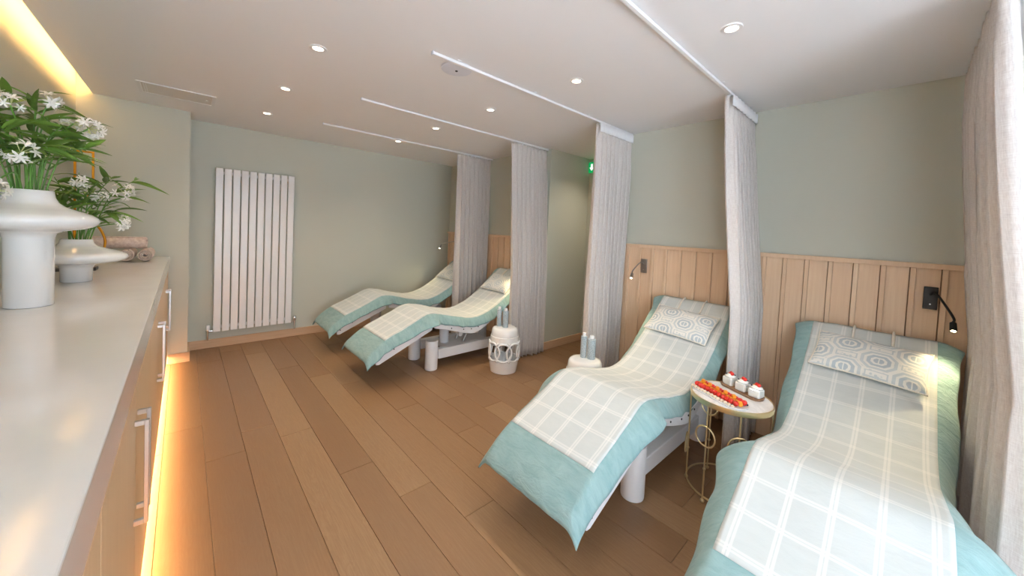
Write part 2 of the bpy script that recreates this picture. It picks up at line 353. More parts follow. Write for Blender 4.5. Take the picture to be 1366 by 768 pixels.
po = bpy.data.objects.new('window_portal', pl); COL.objects.link(po); po.location = ((WX0+WX1)/2, YF-.16, (WZ0+WZ1)/2); po.rotation_euler = (R(90), 0, 0); po.parent = None
struct(MB().box(-9, 7, YF-9, YF-.15, -.3, -.05).box(-9, XL-.12, YF-.15, YB, -.3, -.05).build('ground_bounce', plain('pale_bounce_ground', rgb(206, 212, 220), .8, var=.05)))  # unseen pale ground, added to bounce sunlight up onto the ceiling
# baseboards
struct(MB().box(XP+.001, XH, YB-.018, YB, 0, .095).build('baseboard_back', M['base'], bevel=.003))
struct(MB().box(-.1, XP+.018, YP-.018, YP, 0, .095).box(XP, XP+.018, YP, YB-.019, 0, .095).build('baseboard_pier', M['base'], bevel=.003))
struct(MB().box(XH+.001, XA-.02, A1-.018, A1, 0, .095).box(XA-.018, XA, A0+.001, A1-.019, 0, .095).build('baseboard_passage', M['base'], bevel=.003))
# oak board-and-batten panelling
ZW = 1.375
def wainscot(name, ya, yb):
    t = bpy.data.objects.new(name, None); COL.objects.link(t); t.location = (XH, 0, 0); struct(t)
    P = .1245; k0 = math.floor((ya-.581)/P); k1 = math.ceil((yb-.581)/P); mB = {}
    for k in range(k0, k1+1):
        yc = .581+k*P; a = max(yc+.0160, ya); b = min(yc+P+.0112, yb)
        if b-a > .01: MB().box(-.014, -.001, -(b-a)/2+.0006, (b-a)/2-.0006, 0, ZW-.03).build('panel_board', M['panel'], t, loc=(0, (a+b)/2, 0))
        if ya+.012 < yc < yb-.012: MB().box(-.032, -.0145, -.0115, .0115, 0, ZW-.031).build('batten', M['panel'], t, bevel=.0015, seg=1, loc=(0, yc, 0))
    MB().box(-.0009, -.0001, ya, yb, 0, ZW-.031).build('gap_shade', M['walnut'], t)  # dark sheet whose colour stands in for the shade beside each batten
    MB().box(-.036, -.001, ya, yb, ZW-.03, ZW).build('top_rail', M['panel'], t, bevel=.002)
wainscot('trim_1', YF+.01, A0-.002); wainscot('trim_2', A1+.002, YB-.002)

# ------------------------------------------------------------------ sideboard along the left wall
XD = -.105; KT = .941
units = [(-.34, .96, 2), (.96, 2.26, 2), (2.26, 3.56, 2), (3.56, 4.72, 2)]
ulab = ['oak cabinet unit second from the one under the white vases, away from the pier', 'oak cabinet unit adjoining the one under the white vases, away from the pier',
        'oak cabinet unit under the two white vases', 'end oak cabinet unit under the rolled towels, against the pier']
for (y0, y1, n), lb in zip(units, ulab):
    t = thing('cabinet', lb, 'cabinet', (0, (y0+y1)/2, 0), 0, 'oak cabinet units under the worktop'); w = (y1-y0)/2
    MB().box(XL+.005, XD-.022, -w+.001, w-.001, .095, KT-.004).build('body', M['door'], t)
    MB().box(XL+.005, -.2, -w+.001, w-.001, 0, .0945).build('plinth', M['slate'], t)
    for k in range(n):
        dw = 2*w/n; a = -w+k*dw; d = MB().box(-.010, .010, -dw/2+.0015, dw/2-.0015, .08, KT-.006).build('door', M['door'], t, bevel=.0012, seg=1, loc=(XD-.0105, a+dw/2, 0))
        s = 1 if k == 0 else -1; hy = s*(dw/2-.045)
        h = MB(); 
        h.box(.032, .043, hy-.007, hy+.007, .485, .815); h.box(.0102, .032, hy-.007, hy+.007, .800, .815); h.box(.0102, .032, hy-.007, hy+.007, .485, .500)
        h.build('handle', M['steel'], d, bevel=.0012, seg=1)
wt = MB().box(XL+.003, -.100, -.36, YP-.003, KT, 1.049).build('worktop', M['worktop'], bevel=.003); tag(wt, 'long glossy pale stone worktop running along the cabinets', 'worktop')
ls = MB().box(-.165, -.135, -.33, 4.70, .083, .0925).build('led_strip', M['plinthled']); tag(ls, 'warm light strip glowing under the cabinets onto the floor', 'light strip')
cs = MB().box(-.5475, -.5405, YF+.05, YP-.02, 2.535, 2.565).build('led_strip', M['cove']); tag(cs, 'warm light strip hidden in the ceiling cove above the worktop', 'light strip')

# ------------------------------------------------------------------ radiator
t = thing('radiator', 'tall white flat-panel radiator on the sage wall', 'radiator', (.617, YB, 0))
n = 10; w = .75/n
pm = MB().box(-w/2+.005, w/2-.005, -.075, -.055, .185, 1.975)
for k in range(n): pm.build('panel', M['enamel'], t, bevel=.006, loc=(-.375+w*(k+.5), 0, 0))
MB().box(-.373, .373, -.053, -.022, .22, .25).build('header_pipe', M['enamel'], t, bevel=.004); MB().box(-.373, .373, -.053, -.022, 1.91, 1.94).build('header_pipe', M['enamel'], t, bevel=.004)
for x in (-.25, .25): MB().box(x-.02, x+.02, -.0215, -.001, 1.80, 1.87).build('bracket', M['enamel'], t)
for sx in (-1, 1):
    x = sx*.412
    v = MB().tube([(x, -.045, .0965), (x, -.045, .20)], .009, 12).tube([(x, -.045, .195), (sx*.372, -.045, .195)], .010, 12).lathe([(.014, 0), (.014, .03)], 12, (x, -.045, .175)).build('valve', M['metal'], t, True)
    MB().lathe([(.016, 0), (.018, .004), (.018, .05), (.014, .056)], 14, (x, -.045, .2055)).build('valve_cap', M['plastic'] if sx < 0 else M['metal'], v, True)

# ------------------------------------------------------------------ ceiling fittings
def downlight(x, y, label):
    t = thing('downlight', label, 'downlight', (x, y, H), 0, 'recessed ceiling downlights')
    MB().lathe([(.026, -.002), (.030, -.006), (.044, -.005), (.047, -.0005)], 32, cap=False).build('bezel', M['satin'], t, True)
    MB().lathe([(.0005, -.003), (.027, -.003), (.027, -.0005)], 24).build('lens', M['lens'], t)
    l = bpy.data.lights.new('spot', 'SPOT'); l.energy = DOWN_W; l.color = (1, .86, .68); l.spot_size = R(120); l.spot_blend = .9; l.shadow_soft_size = .03
    o = bpy.data.objects.new('downlight_beam', l); COL.objects.link(o); o.parent = t; o.location = (0, 0, -.012)
for x, y, lb in [(.56, 2.343, 'downlight in the row beside the cove, farthest from the radiator'), (.56, 3.247, 'downlight in the row beside the cove, middle of the three'), (.57, 4.143, 'downlight in the row beside the cove, next to the radiator wall'),
                 (1.885, .606, 'downlight above the lounger with the black reading lamp'), (1.885, 1.509, 'downlight above the lounger beside the fruit table, past the white disc'), (1.88, 2.397, 'downlight in front of the passage opening'),
                 (1.88, 3.279, 'downlight above the lounger beside the openwork stool'), (1.88, 4.153, 'downlight by the curtain track nearest the sage back wall'), (3.66, 2.42, 'downlight in the passage ceiling by the exit sign')]: downlight(x, y, lb)
t = thing('ceiling_disc', 'round pale grey ceiling vent disc beside a curtain track', 'ceiling vent', (1.25, 1.955, H))
MB().lathe([(.001, -.016), (.07, -.016), (.094, -.010), (.098, -.0005)], 40).build('cover', M['grey'], t, True); MB().lathe([(.001, -.021), (.008, -.020), (.009, -.0165)], 14).build('sensor', M['black'], t, True)
t = thing('ceiling_grille', 'beige rectangular access grille in the ceiling near the pier', 'grille', (-.045, 4.13, H))
f = MB(); f.box(-.235, .235, -.17, -.15, -.006, -.0005).box(-.235, .235, .15, .17, -.006, -.0005).box(-.235, -.215, -.15, .15, -.006, -.0005).box(.215, .235, -.15, .15, -.006, -.0005)
f.build('frame', M['satin'], t); MB().box(-.212, .212, -.147, .147, -.003, -.0005).build('panel', M['grille'], t); MB().lathe([(.001, -.007), (.009, -.007), (.01, -.0035)], 12, (.18, 0, 0)).build('latch', M['metal'], t, True)
for k in range(2): MB().box(-.2+k*.012, -.196+k*.012, -.145, .145, -.005, -.0031).build('slat', M['satin'], t)
t = thing('exit_sign', 'green exit sign with white arrow high in the passage', 'sign', (XA-.03, A1-.14, 2.33))
MB().box(-.012, .012, -.125, .125, -.07, .07).build('panel', M['sign'], t, bevel=.003)
MB().prism([(.035, .0), (.0, -.045), (-.035, .0), (-.014, .0), (-.014, .045), (.014, .045), (.014, .0)], -.001, .001).build('arrow', M['signw'], t, loc=(-.0135, .075, 0), rot=(0, 0, R(90)))
MB().box(-.0145, -.0125, -.095, -.035, -.05, .05).build('pictogram', M['signw'], t)
MB().box(.0125, .029, -.03, .03, -.03, .03).build('mount', M['satin'], t)

# curtain tracks and curtains
TR = [-.19, .848, 1.869, 2.977, 4.038]
tlab = ['beside the black reading lamp', 'above the fruit table', 'beside the round ceiling disc', 'above the curtain behind the openwork stool', 'nearest the sage back wall']
for y, lb, in zip(TR, tlab):
    t = thing('curtain_track', 'white ceiling curtain track '+lb, 'curtain track', (0, y, H), 0, 'white curtain tracks')
    MB().box(1.034, XH-.002, -.010, .010, -.020, -.0035).build('rail', M['plastic'], t, bevel=.002); MB().box(1.028, 1.0335, -.011, .011, -.021, -.0005).build('end_cap', M['grey'], t)
    for x in (1.2, 1.85, 2.5, 3.1): MB().box(x-.012, x+.012, -.024, .012, -.0034, -.0005).build('clip', M['plastic'], t)
def curtain(y, ybot, x0t, x0b, x1, folds, amp, label, tape, seed):
    rr = random.Random(seed); t = thing('curtain', label, 'curtain', (0, y, 0), 0, 'linen bay curtains')
    NI = folds*14; NJ = 34; ph = [rr.uniform(-.6, .6) for _ in range(folds+2)]; wv = [rr.uniform(.75, 1.25) for _ in range(folds+2)]
    top = H-.028; P = []; UV = []
    ybz = lambda z: (ybot-y)*min(1, max(0, (top-z)/1.45))**1.3
    for i in range(NI+1):
        a = i/NI; row = []; ur = []; f = a*folds; k = int(f); fr = f-k; A_ = wv[k]*(1-fr)+wv[k+1]*fr; p_ = ph[k]*(1-fr)+ph[k+1]*fr
        for j in range(NJ+1):
            b = j/NJ; z = top*(1-b**1.15)+.012*b
            d = (top-z)/(top); x = (x0t*(1-d)+x0b*d)*(1-a)+x1*a
            env = .40+.60*min(1, d*7); am = amp*env*A_*(.85+.35*d)
            s = math.sin(2*math.pi*f+p_*(.3+d)); yy = am*(math.copysign(abs(s)**.8, s))+.012*math.sin(5*f+3*d+seed)*d
            hi = .010*math.sin(2*math.pi*f*2.0+.6) if d < .035 else .010*math.sin(2*math.pi*f*2.0+.6)*max(0, 1-(d-.035)*14)
            xx = x+.012*math.sin(2*math.pi*f*2+p_)*env*.7+.006*math.sin(7*d+f)*d
            row.append((min(xx, XH-.045), ybz(z)+yy+hi, z)); ur.append((a*folds*amp*5, z))
        P.append(row); UV.append(ur)
    o = MB().grid(P, UV).build('fabric', M['linen'], t, 'all'); sm = o.modifiers.new('solid', 'SOLIDIFY'); sm.thickness = .005
    if tape:
        T = [[(p[0][0], p[0][1]-.010+(.6*(-abs(amp)*.45)), zz) for zz in (top-.005, top-.075)] for p in P[::2]]
        T = [[(q[0], q[1]*.35-.028, q[2]) for q in r_] for r_ in T]
        o = MB().grid(T).build('heading_tape', M['tape'], t, 'all'); sm = o.modifiers.new('solid', 'SOLIDIFY'); sm.thickness = .003
    for k in range(folds):
        x = x0t+(x1-.05-x0t)*(k+.5)/folds; MB().box(x-.004, x+.004, -.004, .004, H-.034, H-.0205).build('glider', M['plastic'], t)
curtain(TR[0], -.305, 2.08, 1.98, XH-.05, 12, .040, 'wide linen curtain beside the black reading lamp, hanging next to the large lounger', False, 1)
curtain(TR[1], .735, 2.66, 2.72, XH-.04, 8, .036, 'linen curtain hanging behind the brass fruit table, between two loungers', True, 2)
curtain(TR[2], 1.90, 2.66, 2.72, XH-.04, 8, .038, 'linen curtain beside the half hidden stool, at the edge of the passage', True, 3)
curtain(TR[3], 2.90, 2.66, 2.70, XH-.04, 8, .040, 'linen curtain right behind the openwork ceramic stool', False, 4)
curtain(TR[4], 4.03, 2.66, 2.68, XH-.04, 8, .040, 'linen curtain between the two loungers by the sage back wall', False, 5)

# ------------------------------------------------------------------ loungers
PROF = [(1.165, .250), (1.205, .305), (1.33, .398), (1.50, .475), (1.64, .538), (1.765, .592), (1.90, .580), (2.13, .522), (2.33, .492), (2.53, .535), (2.75, .655), (2.95, .80), (3.09, .915), (3.15, .94)]
PC = catmull([(x, 0, z) for x, z in PROF], 14)
ARC = [0]
for a, b in zip(PC, PC[1:]): ARC.append(ARC[-1]+(b-a).length)
def prof_at(s):
    s = max(0, min(ARC[-1]-1e-6, s)); i = 0
    lo, hi = 0, len(ARC)-1
    while hi-lo > 1:
        m_ = (lo+hi)//2
        if ARC[m_] <= s: lo = m_
        else: hi = m_
    t = (s-ARC[lo])/(ARC[hi]-ARC[lo]); p = PC[lo].lerp(PC[hi], t); d = (PC[hi]-PC[lo]).normalized(); return p, Vector((-d.z, 0, d.x))
def s_of_x(x):
    for i in range(len(PC)-1):
        if PC[i].x <= x <= PC[i+1].x: return ARC[i]+(ARC[i+1]-ARC[i])*(x-PC[i].x)/(PC[i+1].x-PC[i].x)
    return ARC[-1]
def zp(x): return prof_at(s_of_x(x))[0].z
def hw(x):                                            # half width of the throw along the lounger
    pts = [(1.05, .335), (1.3, .335), (1.6, .355), (1.76, .395), (1.82, .390), (1.89, .325), (1.98, .340), (2.1, .345), (2.25, .318), (2.42, .318), (2.6, .340), (2.9, .342), (3.04, .345), (3.15, .372)]
    for (a, b), (c_, d) in zip(pts, pts[1:]):
        if a <= x <= c_: u = (x-a)/(c_-a); u = u*u*(3-2*u); return b+(d-b)*u
    return pts[-1][1]
FLAT = .262
def throw_pt(s, a, seed, nl=0, hs=1., lift=0):
    """a: signed fraction -1..1 across the width"""
    p, nrm = prof_at(s); w = hw(p.x)*hs; tot = FLAT+(w-FLAT)*1.75; arc = abs(a)*tot; sg = 1 if a >= 0 else -1
    if arc <= FLAT: y = arc; dz = 0
    else:
        e = arc-FLAT; L = tot-FLAT; k = e/L; y = FLAT+(w-FLAT)*(k**.8); dz = -(.088-.052*min(1, max(0, (p.x-2.55)/.5)))*k**1.4*(.62+.38*min(1, s/.16))
    y *= sg
    wr = mnoise.noise(Vector((p.x*5+seed*3.1, y*4, seed)))*.006+mnoise.noise(Vector((p.x*17+seed, y*9, seed*2.)))*.0028
    if arc > FLAT: k = (arc-FLAT)/(tot-FLAT); wr += math.sin(p.x*34+seed*2+3*mnoise.noise(Vector((p.x*6, seed, 0))))*.0045*k; y += sg*.004*k*math.sin(p.x*21+seed)
    foot = max(0, 1-s/.10); ends = 1-.03*foot
    return Vector((p.x, y, p.z+dz))+nrm*(wr*.9+nl+lift)+Vector((0, 0, -.006*abs(mnoise.noise(Vector((y*9, seed, 1))))*foot))
def throw(yc, seed, label, hs=1.):
    t = thing('throw', label, 'throw', (2.0, yc, 0), 0, 'teal throws on the loungers'); NS, NT_ = 120, 56; S1 = ARC[-1]
    P = []; UV = []
    for i in range(NS+1):
        s = S1*i/NS; P.append([throw_pt(s, -1+2*j/NT_, seed, 0, hs)-Vector((2, 0, 0)) for j in range(NT_+1)]); UV.append([((-1+2*j/NT_)*.42, s) for j in range(NT_+1)])
    o = MB().grid(P, UV).build('cover', M['teal'], t, 'all'); sm = o.modifiers.new('solid', 'SOLIDIFY'); sm.thickness = .010; sm.offset = -1
    # plaid centre panel sewn on the cover
    s0 = s_of_x(1.345); s1 = S1-.012; P = []; UV = []; NA = 40; NL = 100
    for i in range(-1, NL+2):
        s = s0+(s1-s0)*min(NL, max(0, i))/NL; row = []; ur = []
        for j in range(-1, NA+2):
            jj = min(NA, max(0, j)); w = hw(prof_at(s)[0].x)*hs; tot = FLAT+(w-FLAT)*1.75; a = (-1+2*jj/NA)*(.268/tot)
            rim = i in (-1, NL+1) or j in (-1, NA+1); row.append(throw_pt(s, a, seed, 0.0003 if rim else .0035, hs)-Vector((2, 0, 0))); ur.append(((-1+2*jj/NA)*.268, s-s0))
        P.append(row); UV.append(ur)
    MB().grid(P, UV).build('plaid_panel', M['plaid'], t, 'all')
    return t
def make_lounger():
    t = thing('lounger', '', 'lounger', (2.0, 0, 0), 0, 'white framed relaxation loungers')
    def off(x, dz): return (x-2, zp(x)+dz)
    # padded mattress under the throw
    m = MB(); rows = []
    for i in range(61):
        x = 1.20+(3.10-1.20)*i/60; z = zp(x); rows.append([(x-2, -.262, z-.070), (x-2, -.265, z-.018), (x-2, 0, z-.0165), (x-2, .265, z-.018), (x-2, .262, z-.070), (x-2, -.262, z-.070)])
    m.grid(rows); m.f.append(tuple(range(5))); m.f.append(tuple(60*6+k for k in reversed(range(5)))); m.build('mattress', M['vinyl'], t, True)
    for sg in (-1, 1):
        y0, y1 = (.288, .308) if sg > 0 else (-.308, -.288)
        up = []; lo = []
        for i in range(21):
            x = 1.255+(1.80-1.255)*i/20; zl = .237+(x-1.27)*.445 if x > 1.27 else .245; up.append((x-2, min(zp(x)-.075, zl+.075))); lo.append((x-2, zl-.030))
        s_ = MB().prism(up+lo[::-1], y0, y1).build('leg_plate', M['enamel'], t, bevel=.004)
        for bx, bz in ((1.285, .262), (1.413, .331)): MB().lathe([(.006, -.001), (.006, .003)], 10).build('bolt', M['black'], s_, loc=(bx-2, sg*.3085, bz), rot=(R(90), 0, 0))
        LOW = catmull([(1.83, 0, .452), (1.95, 0, .425), (2.08, 0, .383), (2.23, 0, .342), (2.33, 0, .335), (2.44, 0, .375), (2.56, 0, .445), (2.8, 0, .585), (3.06, 0, .765)], 6)
        up = [(p.x-2, zp(p.x)-.075) for p in LOW]; up[0] = (LOW[0].x-2, LOW[0].z+.03)
        s_ = MB().prism(up+[(p.x-2, p.z) for p in reversed(LOW)], y0, y1).build('seat_plate', M['enamel'], t, bevel=.004)
        for bx, bz in ((2.02, .428), (2.17, .395), (2.27, .385), (2.36, .395), (2.5, .455)): MB().lathe([(.006, -.001), (.006, .003)], 10).build('bolt', M['black'], s_, loc=(bx-2, sg*.3085, bz), rot=(R(90), 0, 0))
    for x, z in ((1.35, .30), (1.72, .455), (2.3, .36), (2.9, .67)): MB().tube([(x-2, -.2875, z), (x-2, .2875, z)], .014, 12).build('cross_tube', M['enamel'], t, True)
    for x in (1.875, 2.79):
        for y in (-.182, .182): MB().lathe([(.056, 0), (.062, .004), (.064, .012), (.064, .292), (.060, .30)], 28, (x-2, y, 0)).build('leg', M['enamel'], t, True)
    for y in (-.182, .182): MB().box(-.062, .728, y-.035, y+.035, .10, .20).build('beam', M['enamel'], t, bevel=.006)
    MB().box(.10, .62, -.146, .146, .13, .19).build('base_plate', M['enamel'], t, bevel=.004)
    MB().lathe([(.052, 0), (.052, .17)], 24, (.13, 0, .191)).build('lift_column', M['enamel'], t, True)
    MB().box(.08, .40, -.10, .10, .355, .40).build('carrier', M['enamel'], t, bevel=.004)
    MB().tube([(.30, -.12, .195), (.36, -.12, .31)], .012, 10).tube([(.20, -.12, .24), (.26, -.12, .34)], .010, 10).build('actuator_rod', M['gunmetal'], t, True)
    MB().tube([(.24, -.16, .30), (.24, -.12, .30)], .028, 18).build('pivot', M['enamel'], t, True)
    return t
BEDS = [(.115, 'with the black reading lamp, nearest the wide curtain', 1.), (1.135, 'beside the brass fruit table, between it and the plain stool', .97), (3.365, 'beside the openwork stool, between two curtains', 1.), (4.45, 'set against the sage back wall', 1.)]
proto = make_lounger()
for i, (yc, lb, hs) in enumerate(BEDS):
    o = proto if i == 0 else copy_tree(proto); o.location = (2.0, yc, 0); o['label'] = 'white framed relaxation lounger '+lb
    throw(yc, i*3+1, 'teal bordered plaid throw on the lounger '+lb.split(',')[0], hs)
# neck cushions
def cushion(yc, xc, rz, label, dy=0):
    s = s_of_x(xc); p, nrm = prof_at(s); d = Vector((nrm.z, 0, -nrm.x)); pit = math.atan2(d.z, d.x)
    t = thing('neck_cushion', label, 'cushion', (p.x+nrm.x*.013, yc+dy, p.z+nrm.z*.013), 0, 'patterned neck cushions'); t.rotation_euler = Matrix.Rotation(rz, 3, nrm).to_euler() if False else (0, -pit, 0)
    q = Matrix.Rotation(-pit, 3, 'Y') @ Matrix.Rotation(rz, 3, 'Z'); t.rotation_euler = q.to_euler()
    LW, LH, TH = .240, .138, .042; N = 28
    def surf(sg):
        P = []; UV = []
        for i in range(N+1):
            a = -1+2*i/N; row = []; ur = []
            for j in range(N+1):
                b = -1+2*j/N; ex = 1-.05*(1-abs(b)**2)*abs(a)**3; ey = 1-.07*(1-abs(a)**2)*abs(b)**3
                h = TH*(max(0, (1-abs(a)**2.6)*(1-abs(b)**2.6)))**.5
                row.append((b*LH*ey, a*LW*ex, (h+.004*mnoise.noise(Vector((a*3, b*3, yc)))*(h/TH)) if sg > 0 else -h*.35)); ur.append((a*LW+.05, b*LH+.03))
            P.append(row); UV.append(ur)
        return P, UV
    m = MB(); P, U = surf(1); m.grid(P, U); P2, U2 = surf(-1); m.grid(P2, U2, True); o = m.build('cushion_cover', M['medal'], t, 'all', loc=(0, 0, .014))
    ed = [(b*LH, a*LW) for a, b in [(-1+2*k/20, -1) for k in range(20)]+[(1, -1+2*k/14) for k in range(14)]+[(1-2*k/20, 1) for k in range(20)]+[(-1, 1-2*k/14) for k in range(14)]]
    pts = []
    for x, y in ed:
        a, b = y/LW, x/LH; ex = 1-.05*(1-abs(b)**2)*abs(a)**3; ey = 1-.07*(1-abs(a)**2)*abs(b)**3; pts.append((x*ey, y*ex, .014))
    MB().tube(pts, .004, 6, True).build('piping', M['strap'], t, 'all')
    for sy in (-.085, .085):
        L = (ARC[-1]-s)
        w = [(LH*.93, sy, .018), (LH+.03, sy, .020), (L-.03, sy*1.0, .014), (L+.0, sy, .010), (L+.02, sy, -.02), (L+.02, sy, -.06)]
        # follow the profile up over the head end
        loc = []
        qi = q.inverted(); base = Vector((p.x+nrm.x*.013, yc+dy, p.z+nrm.z*.013))
        loc.append(Vector((LH*.90, sy, .022)))
        for k in range(9):
            ss = min(ARC[-1]-.002, s+LH+.008+(L-LH-.008)*k/8); pp, nn = prof_at(ss); wpt = Vector((pp.x, yc+dy+(q @ Vector((LH, sy, 0))).y, pp.z))+nn*.013; loc.append(qi @ (wpt-base))
        pp, nn = prof_at(ARC[-1]); yy = yc+dy+(q @ Vector((LH, sy, 0))).y
        loc.append(qi @ (Vector((pp.x+.014, yy, pp.z-.012))-base)); loc.append(qi @ (Vector((pp.x+.014, yy, pp.z-.10))-base))
        MB().tube(loc, .0065, 8).build('strap', M['strap'], t, 'all')
    return t
cushion(.115, 2.935, R(-4), 'pale medallion cushion on the lounger with the black reading lamp', -.005)
cushion(1.135, 2.905, R(-4), 'pale medallion cushion on the lounger beside the fruit table', .02)
cushion(3.365, 2.91, R(0), 'pale medallion cushion on the lounger beside the openwork stool', .0)
cushion(4.45, 2.91, R(0), 'pale medallion cushion on the lounger against the back wall', .0)

# ------------------------------------------------------------------ reading lamps
def reading_lamp(y, z, tip, aim, mat, label, plate=(.028, .065), energy=LAMP_W):
    t = thing('reading_lamp', label, 'wall lamp', (XH-.033, y, z), 0, 'bedside reading lamps')
    MB().box(-.012, 0, -plate[0], plate[0], -plate[1], plate[1]).build('wall_plate', mat, t, bevel=.002)
    tip = Vector(tip); aim = Vector(aim).normalized(); back = tip-aim*.055
    pts = catmull([(-.012, 0, .02), (-.05, (back.y)*.25, .03), (back-aim*.04), back], 8); MB().tube(pts, .0055, 8).build('gooseneck', mat, t, True)
    rot = aim.to_track_quat('Z', 'Y').to_euler()
    h = MB().lathe([(.009, 0), (.013, .004), (.014, .05), (.0135, .058), (.010, .058), (.010, .050)], 20, cap=False).build('lamp_head', mat, t, True, loc=back, rot=rot)
    MB().lathe([(.0005, .0), (.0095, .0), (.0095, .003)], 16).build('lens', M['beadlens'], h, loc=(0, 0, .052))
    MB().tube([(-.0125, .0, -.035), (-.016, 0, -.035)], .004, 8).build('switch', M['steel'], t)
    l = bpy.data.lights.new('reading_spot', 'SPOT'); l.energy = energy; l.color = (1, .80, .44); l.spot_size = R(85); l.spot_blend = .9; l.shadow_soft_size = .012
    o = bpy.data.objects.new('reading_beam', l); COL.objects.link(o); o.parent = t; o.location = tip+aim*.006; o.rotation_euler = (-aim).to_track_quat('Z', 'Y').to_euler()
reading_lamp(-.116, 1.175, (-.15, -.085, -.150), (-1.0, -.02, -1), M['black'], 'black gooseneck reading lamp on the oak panelling')
reading_lamp(1.651, 1.175, (-.13, .055, -.115), (-1.0, -.34, -1), M['gunmetal'], 'pewter gooseneck reading lamp beside the fruit table lounger')
reading_lamp(2.99, 1.175, (-.16, .05, -.14), (-1.0, .15, -1), M['gunmetal'], 'pewter reading lamp above the openwork stool lounger, tucked behind the curtain', energy=LAMP_W*1.2)
reading_lamp(4.80, 1.19, (-.24, .14, -.08), (-.8, -.30, -1), M['gunmetal'], 'pewter reading lamp on a long arm near the back wall')

# ------------------------------------------------------------------ ceramic stools
def make_stool():
    t = thing('garden_stool', '', 'stool', (0, 0, 0), 0, 'white ceramic garden stools')
    MB().lathe([(.001, .455), (.095, .455), (.118, .449), (.130, .435), (.136, .40), (.139, .372), (.145, .368), (.147, .345), (.150, .316), (.138, .314), (.128, .40), (.09, .44), (.001, .442)], 48, cap=False).build('seat', M['ceramic'], t, True)
    MB().lathe([(.126, 0), (.135, .005), (.143, .05), (.149, .085), (.150, .092), (.152, .13), (.140, .132), (.128, .06), (.10, .012), (.001, .010)], 48, cap=False).build('base', M['ceramic'], t, True)
    n = 8; rr, hc = .0905, .223
    for k in range(n):
        pts = []
        for q in range(28):
            b = 2*math.pi*q/28; u = .084*math.cos(b); z = hc+rr*math.sin(b); a = 2*math.pi*k/n+u/.150; rad = .148+.008*math.cos((z-hc)/.1*1.2); pts.append((rad*math.cos(a), rad*math.sin(a), z))
        MB().tube(pts, .0105, 8, True).build('ring', M['ceramic'], t, 'all')
    for k in range(n):
        a = 2*math.pi*(k+.5)/n; MB().tube([(.151*math.cos(a), .151*math.sin(a), .125), (.156*math.cos(a), .156*math.sin(a), .15)], .012, 8).tube([(.151*math.cos(a), .151*math.sin(a), .322), (.156*math.cos(a), .156*math.sin(a), .298)], .012, 8).build('stud', M['ceramic'], t, 'all')
    return t
st = make_stool(); st.location = (2.462, 2.735, 0); st['label'] = 'white openwork ceramic stool with interlaced rings by the curtain'
s2 = copy_tree(st); s2.location = (2.385, 1.675, 0); s2['label'] = 'white ceramic stool half hidden behind the fruit table lounger'
def bottle(x, y, z, h, r, label, grp):
    t = thing('bottle', label, 'bottle', (x, y, z), random.uniform(0, 3), grp)
    MB().lathe([(r*.92, 0), (r, .004), (r, h*.83), (r*.93, h*.86), (r*.5, h*.88)], 24).build('body', M['label'], t, True)
    MB().lathe([(r*.55, h*.881), (r*.55, h*.985), (r*.5, h)], 20).build('cap', M['plastic'], t, True)
bottle(2.425, 2.79, .455, .20, .025, 'slim patterned bottle with white cap on the openwork stool', 'bottles on the openwork stool'); bottle(2.445, 2.715, .455, .195, .030, 'stouter patterned bottle with white cap on the openwork stool', 'bottles on the openwork stool')
bottle(2.400, 1.705, .455, .20, .025, 'slim patterned bottle with white cap on the half hidden stool', 'bottles on the half hidden stool'); bottle(2.422, 1.646, .455, .185, .033, 'stouter patterned bottle with white cap on the half hidden stool', 'bottles on the half hidden stool')

# ------------------------------------------------------------------ brass side table with fruit
TX, TY, TZ, TRD = 2.33, .625, .565, .205
t = thing('side_table', 'round brass side table with marble top and ring decorated legs', 'side table', (TX, TY, 0))
MB().lathe([(.001, TZ-.016), (TRD-.006, TZ-.016), (TRD-.006, TZ)], 56).build('table_top', M['marble'], t, True)
MB().lathe([(TRD-.005, TZ-.026), (TRD, TZ-.026), (TRD+.002, TZ-.012), (TRD, TZ+.003), (TRD-.005, TZ+.003), (TRD-.005, TZ-.026)], 64, cap=False).build('rim', M['brass'], t, True)
MB().tube(circle((0, 0, .035), TRD-.004, 56, (1, 0, 0), (0, 1, 0)), .005, 8, True).build('base_ring', M['brass'], t, 'all')
LEGA = [R(165), R(105), R(45), R(210), R(285)]
for k, a in enumerate(LEGA):
    p = Vector((math.cos(a), math.sin(a), 0)); tg = Vector((-math.sin(a), math.cos(a), 0)); rr = TRD-.004
    lg = MB().tube([p*rr+Vector((0, 0, .012)), p*rr+Vector((0, 0, TZ-.026))], .0048, 8).build('leg', M['brass'], t, True)
    b = MB().sphere(p*rr+Vector((0, 0, .0115)), .0115, 12, 8).sphere(p*rr+Vector((0, 0, .19)), .009, 10, 7); b.build('bead', M['brass'], lg, 'all')
    if k in (0, 3): MB().tube(circle(p*(rr+.010)+Vector((0, 0, .375)), .055, 28, tg, (0, 0, 1)), .0045, 8, True).build('ring', M['brass'], lg, 'all')
    if k in (1, 4): MB().tube(circle(p*(rr+.010)+Vector((0, 0, .22)), .055, 28, tg, (0, 0, 1)), .0045, 8, True).build('ring', M['brass'], lg, 'all')
    arc = [p*rr+tg*(.045*math.cos(q))+Vector((0, 0, TZ-.026+.045*math.sin(q))) for q in [math.pi+math.pi*i/12 for i in range(13)]]
    if k in (0, 2): MB().tube([v_-p*.012 for v_ in arc], .0042, 8).build('hanger', M['brass'], lg, 'all')
